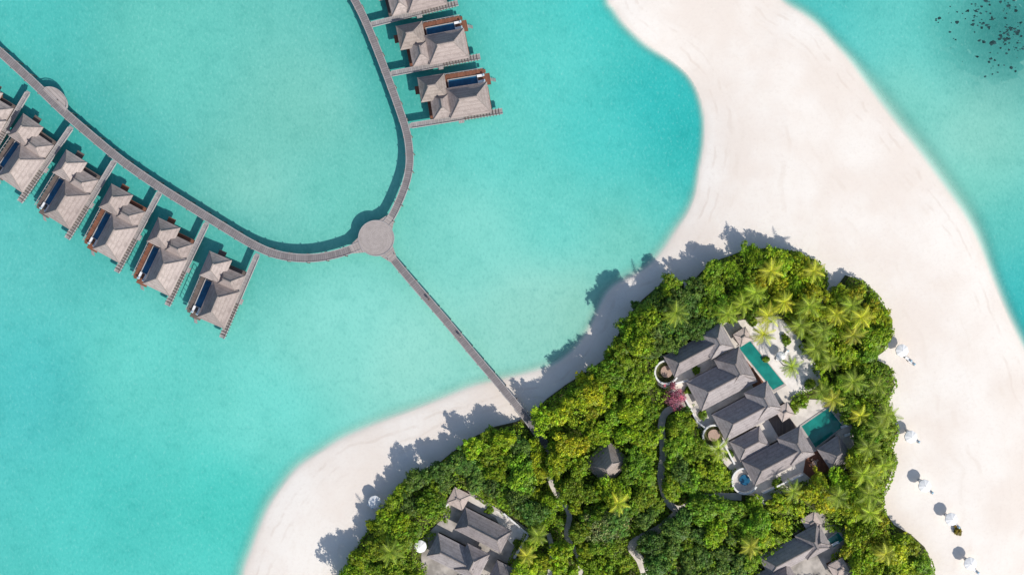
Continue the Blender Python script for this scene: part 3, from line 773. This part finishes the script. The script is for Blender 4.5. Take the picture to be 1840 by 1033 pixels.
def ok_site(px, py, r):
    q = np.array([[px, py]])
    if sdist(canopy_np, q)[0] < r*.78: return False
    for ci, c_ in enumerate(CLEAR):
        if sdist(c_, q)[0] > -r*.66: return False
    for sp, wd in PNP:
        if pdist(sp, q)[0] < wd*.5+r*.62: return False
    if math.hypot(px-1091, py-831) < 34+r*.5: return False
    for a, b in DAY:
        if math.hypot(px-a, py-b) < 19+r*.9: return False
    for a, b, c_ in COURTS:
        if math.hypot(px-a, py-b) < c_+r*.85: return False
    if math.hypot(px-1210, py-714) < 19+r*.75: return False
    if math.hypot(px-755, py-982) < 9+r*.7: return False
    if py > 1050: return False
    return True
# a tall cluster at the lagoon corner whose shadow reaches the water
for k, (px, py) in enumerate([(1140,592),(1162,570),(1150,618)]):
    put_tree('L', px, py, 'mid green', 1.0, ['tall tree at the lagoon corner of the grove, lower left of three','tall tree at the lagoon corner of the grove, uppermost of three','tall tree at the lagoon corner of the grove, lowest of three'][k], zs=1.75); placed.append((px, py, 21))
counts = {'L': 60, 'M': 144, 'S': 92}; RP = {'L': 22.5, 'M': 16.5, 'S': 11.5}
for size in 'LMS':
    tries = 0; done = 0
    while done < counts[size] and tries < 6000:
        tries += 1
        px = random.uniform(605, 1675); py = random.uniform(440, 1048); r = RP[size]*random.uniform(.85, 1.15)
        if not ok_site(px, py, r): continue
        if any((px-a)**2+(py-b)**2 < ((r+c_)*.66)**2 for a, b, c_ in placed): continue
        if size != 'S' and np.min(np.hypot(PN[:, 0]-px, PN[:, 1]-py)) < 16: continue
        n_ = math.sin(px*.013+1.3)+math.cos(py*.017-px*.006)+random.gauss(0, .65)
        cn = 'dark green' if n_ < -1.05 else 'mid green' if n_ < .15 else 'bright green' if n_ < 1.55 else 'yellow green'
        zs = random.uniform(1.0, 1.25) if px < 1260 else (1.1 if size == 'L' else 1.0)
        put_tree(size, px, py, cn, r/RP[size], zs=zs); placed.append((px, py, r)); done += 1
# big pale tree
t_ = empty('spreading_tree', (*at(1085, 948, 6).xy, 1.3), 0, 'pale grey green spreading tree, largest crown in the lower middle grove', 'tree')
trunk_mb(5, .3, 5).build('trunk', M_trunk, t_)
o = bpy.data.objects.new('crown', crown_mesh('crown', 6.0, 3.9, 130, 32, .27, .5)); col.objects.link(o); o.parent = t_; o.color = (.34,.37,.14,1)
def shrub(name, px, py, Rr, c, label, nl=60, zc=.5):
    t_ = empty(name, (*at(px, py, Rr).xy, gz(px, py)-.03), 0, label, 'shrub'); MB().cyl(0, 0, 0, Rr*zc, .08, .05, 6).build('stem', M_trunk, t_)
    o = bpy.data.objects.new('foliage', crown_mesh('foliage', Rr, Rr*zc, 18, nl, .2, .6, False)); col.objects.link(o); o.parent = t_; o.color = (*c, 1)
shrub('flowering_shrub', 1211, 713, 3.0, (.52,.17,.24), 'pink flowering bougainvillea beside the upper round courtyard', 60, 1.0)
shrub('dry_shrub', 1470, 886, 2.6, (.40,.32,.22), 'pale brown dry shrub below the red brown deck', 60, 1.1)
shrub('beach_shrub', 1719, 953, 1.1, (.28,.22,.03), 'small yellowish plant on the sand below a white umbrella')
for px, py, Rr, c, l in [(1238,700,1.2,(.18,.30,.02),'small green shrub left of the broad villa wing'),(1262,745,1.3,(.17,.29,.02),'small green shrub above the middle round courtyard'),
   (1250,665,1.0,(.18,.30,.02),'small shrub between the two upper villa wings'),(1310,815,1.2,(.14,.26,.02),'small shrub beside the wall between round courtyards'),(1352,578,1.3,(.18,.30,.02),'small shrub above the long pool daybed'),
   (1440,722,1.9,(.24,.36,.02),'bright shrub on the upper left corner of the square pool'),(1425,735,1.5,(.24,.36,.02),'bright shrub between square pool and middle daybed'),(1395,868,1.5,(.17,.29,.02),'shrub along the long white garden wall'),
   (1412,612,1.3,(.18,.30,.02),'shrub on the right edge of the sandy pool court'),(1245,655,1.0,(.17,.29,.02),'low shrub under the upper wing eaves'),(1455,690,1.6,(.20,.32,.02),'shrub at the lower tip of the sandy pool court'),
   (930,975,1.2,(.18,.30,.02),'shrub inside the court of the lower left villa'),(880,915,1.1,(.18,.30,.02),'shrub above the lower left villa roof'),(1375,645,.9,(.18,.30,.02),'small shrub beside the long pool in the sandy court'),(1520,935,1.5,(.16,.28,.02),'shrub above the small plunge pool')]:
    shrub('garden_shrub', px, py, Rr, c, l, 50)

# palms
def make_palm():
    t_ = empty('coconut_palm', (0, 0, 0)); h = random.uniform(7.2, 8.6); lx, ly = random.uniform(-.8, .8), random.uniform(-.8, .8)
    m = MB(); pr = None
    for k in range(6):
        f = k/5; p = Vector((lx*f*f, ly*f*f, h*f))
        if pr is not None: m.tube(pr, p, .17-.06*(k-1)/5, .17-.06*k/5, 7)
        pr = p
    m.build('trunk', M_trunk, t_)
    V, F, T = [], [], []
    nf = 16
    for q in range(nf):
        az = 2*PI*q*.618+random.uniform(-.2, .2); el = R(60-92*(q/nf))*random.uniform(.9, 1.1); L = random.uniform(3.4, 4.5); seg = 14
        p = Vector((lx, ly, h)); d = Vector((math.cos(az)*math.cos(el), math.sin(az)*math.cos(el), math.sin(el))); sd = Vector((-math.sin(az), math.cos(az), 0))
        tone_ = random.uniform(.75, 1.45); yel = random.uniform(.9, 1.15) if q < 13 else 1.35
        for k in range(seg):
            p2 = p+d*(L/seg); f = k/seg
            w_ = L*.21*math.sin(PI*min(1, f*.8+.17))
            i = len(V); V.extend([p+sd*.05, p2+sd*.04, p2-sd*.04, p-sd*.05]); F.append((i,i+1,i+2,i+3)); T.extend([(1.5*tone_, 1.4*tone_, .9)]*4)
            for s_ in (-1, 1):
                tip = p+sd*s_*w_+d*w_*.55+Vector((0, 0, -w_*random.uniform(.1, .35))); i = len(V)
                V.extend([p, p+d*(L/seg)*.62, tip]); F.append((i,i+1,i+2)); tv = tone_*random.uniform(.8, 1.2); T.extend([(tv*yel, tv, tv*.8)]*3)
            p = p2; d = (d+Vector((0, 0, -.1))).normalized()
    me = bpy.data.meshes.new('crown'); me.from_pydata([tuple(v) for v in V], [], F); me.materials.append(M_leaf)
    me.attributes.new('tint', 'FLOAT_COLOR', 'POINT').data.foreach_set('color', np.column_stack([np.array(T), np.ones(len(T))]).astype(np.float32).ravel())
    o = bpy.data.objects.new('crown', me); col.objects.link(o); o.parent = t_
    return [t_, False, h]
pp_ = [make_palm() for _ in range(6)]
solo = {(1378,600):'coconut palm in the sandy court at the top of the long pool',(1423,660):'coconut palm in the sandy court beside the lower end of the long pool',(1290,808):'coconut palm just below the middle round courtyard',
 (698,990):'coconut palm at the left edge of the grove by the lagoon beach',(1345,985):'coconut palm left of the lower right villa',(1432,885):'coconut palm below the long white garden wall',(1105,905):'coconut palm below the lone pyramid roofed hut',(1468,490):'topmost coconut palm of the grove'}
for k, (px, py) in enumerate(PALMS):
    pr = pp_[k % 6]; o = pr[0] if not pr[1] else copy_tree(pr[0]); pr[1] = True
    b = at(px, py, pr[2]+1.2); o.location = (b.x, b.y, gz(px, py)-.05); o.rotation_euler = (0, 0, random.random()*6.28); sc = random.uniform(.85, 1.1); o.scale = (sc,)*3
    y_ = random.uniform(.85, 1.25); base = (.27,.37,.05) if k % 3 else (.39,.42,.055)
    for ch in o.children:
        if ch.name.startswith('crown'): ch.color = (base[0]*y_, base[1]*y_, base[2], 1)
    if 'group' in o: del o['group']
    if (px, py) in solo: tag(o, solo[(px, py)], 'palm tree')
    else: tag(o, 'star shaped coconut palm '+region(px, py), 'palm tree', 'coconut palms '+region(px, py))

# undergrowth: uncountable low leaves filling the grove
cand = np.column_stack([rng.uniform(600, 1680, 230000), rng.uniform(438, 1060, 230000)])
k_ = sdist(canopy_np, cand) > 5
patch = np.sin(cand[:, 0]*.11+1.5*np.sin(cand[:, 1]*.09))+np.cos(cand[:, 1]*.13+cand[:, 0]*.04)
for ci, c_ in enumerate(CLEAR):
    sd_ = sdist(c_, cand); k_ &= (sd_ < -3) | ((sd_ < (11 if ci == 0 else 12)) & (patch > (.25 if ci == 0 else -.2)))
for sp, wd in PNP: k_ &= pdist(sp, cand) > wd*.75
k_ &= np.hypot(cand[:, 0]-1091, cand[:, 1]-831) > 26
for a, b in DAY: k_ &= np.hypot(cand[:, 0]-a, cand[:, 1]-b) > 20
for a, b, c_ in COURTS: k_ &= np.hypot(cand[:, 0]-a, cand[:, 1]-b) > c_+2
k_ &= np.hypot(cand[:, 0]-915, cand[:, 1]-948) > 26
k_ &= np.hypot(cand[:, 0]-1510, cand[:, 1]-770) > 32
k_ &= np.hypot(cand[:, 0]-1211, cand[:, 1]-713) > 16
cand = cand[k_][:100000]; n = len(cand)
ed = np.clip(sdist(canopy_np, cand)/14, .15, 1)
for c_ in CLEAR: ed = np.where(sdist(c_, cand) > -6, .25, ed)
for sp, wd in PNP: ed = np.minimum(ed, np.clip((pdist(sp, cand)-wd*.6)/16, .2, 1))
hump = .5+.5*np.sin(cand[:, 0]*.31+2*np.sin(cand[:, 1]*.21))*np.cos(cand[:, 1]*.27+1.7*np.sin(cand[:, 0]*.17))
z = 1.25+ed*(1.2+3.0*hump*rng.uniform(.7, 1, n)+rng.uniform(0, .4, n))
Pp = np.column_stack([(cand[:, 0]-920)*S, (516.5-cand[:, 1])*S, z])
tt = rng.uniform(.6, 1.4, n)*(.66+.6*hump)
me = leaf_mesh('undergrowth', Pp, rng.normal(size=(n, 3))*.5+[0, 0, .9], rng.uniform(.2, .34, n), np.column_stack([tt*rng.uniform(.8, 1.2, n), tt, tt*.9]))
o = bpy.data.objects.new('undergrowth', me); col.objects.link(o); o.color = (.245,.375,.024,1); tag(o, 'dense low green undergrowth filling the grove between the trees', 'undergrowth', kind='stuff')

# ------------------------------------------------------------------ people on the straight jetty
def person(px, py, label, shirt, az):
    b = at(px, py, JZ+.02); t_ = empty('person', b, az, label, 'person')
    def skin(name, V, E, rad, mat, parent):
        me = bpy.data.meshes.new(name); me.from_pydata(V, E, []); me.materials.append(mat)
        o = bpy.data.objects.new(name, me); col.objects.link(o); o.parent = parent
        md = o.modifiers.new('skin', 'SKIN')
        if not me.skin_vertices:
            bm = bmesh.new(); bm.from_mesh(me); bm.verts.layers.skin.verify(); bm.to_mesh(me); bm.free()
        for v, r in zip(me.skin_vertices[0].data, rad): v.radius = (r, r)
        me.skin_vertices[0].data[0].use_root = True
        o.modifiers.new('sub', 'SUBSURF').levels = 1; o.modifiers['sub'].render_levels = 1
        return o
    V = [(0,0,.92),(0,0,1.2),(0,0,1.42),(0,0,1.5),(.02,0,1.62),(.02,0,1.7),
         (0,.19,1.4),(-.08,.24,1.12),(.06,.25,.88),(0,-.19,1.4),(.08,-.24,1.12),(.2,-.25,.9),
         (0,.1,.88),(.16,.1,.48),(.14,.1,.07),(.3,.1,.04),(0,-.1,.88),(-.1,-.1,.48),(-.28,-.1,.1),(-.14,-.1,.04)]
    E = [(0,1),(1,2),(2,3),(3,4),(4,5),(2,6),(6,7),(7,8),(2,9),(9,10),(10,11),(0,12),(12,13),(13,14),(14,15),(0,16),(16,17),(17,18),(18,19)]
    rad = [.14,.13,.13,.06,.1,.08,.065,.048,.035,.065,.048,.035,.095,.065,.045,.035,.095,.065,.045,.035]
    skin('body', V, E, rad, M_skin, t_)
    skin('shirt', [(0,0,.95),(0,0,1.2),(0,0,1.42),(0,.2,1.39),(-.05,.235,1.2),(0,-.2,1.39),(.05,-.235,1.2)], [(0,1),(1,2),(2,3),(3,4),(2,5),(5,6)], [.17,.16,.155,.085,.075,.085,.075], shirt, t_)
    skin('shorts', [(0,0,.93),(0,.1,.86),(.12,.1,.6),(0,-.1,.86),(-.07,-.1,.6)], [(0,1),(1,2),(0,3),(3,4)], [.165,.12,.095,.12,.095], M_cloth, t_)
    skin('hair', [(0,0,1.64),(0,0,1.73)], [(0,1)], [.115,.09], M_wood, t_)
person(771, 538, 'person in dark clothes walking on the straight jetty nearer the hub', M_cloth, R(-50))
person(828, 604, 'person in a pale shirt walking on the straight jetty nearer the beach', M_cloth2, R(-50))

# ------------------------------------------------------------------ light, sky, camera
EL = R(38); sv = Vector((.66*math.cos(EL), -.75*math.cos(EL), math.sin(EL))).normalized()
sun = bpy.data.lights.new('sun', 'SUN'); sun.energy = 4.5; sun.angle = R(.6); sun.color = (1, .955, .89)
so = bpy.data.objects.new('sun', sun); col.objects.link(so); so.rotation_euler = sv.to_track_quat('Z', 'Y').to_euler()
wd_ = bpy.data.worlds.new('World'); scene.world = wd_; wd_.use_nodes = True; nt = wd_.node_tree
sk = nt.nodes.new('ShaderNodeTexSky'); sk.sky_type = 'NISHITA'; sk.sun_disc = False; sk.sun_elevation = EL; sk.sun_rotation = math.atan2(.66, -.75)
bg = nt.nodes['Background']; nt.links.new(sk.outputs[0], bg.inputs[0]); bg.inputs[1].default_value = .13
cam = bpy.data.cameras.new('camera'); cam.sensor_width = 36; cam.lens = 36*H/(1840*S); cam.clip_end = 20000
co = bpy.data.objects.new('camera', cam); col.objects.link(co); co.location = (0, 0, H); co.rotation_euler = (0, 0, 0)
scene.camera = co
scene.view_settings.view_transform = 'Standard'; scene.view_settings.look = 'None'; scene.view_settings.exposure = 0
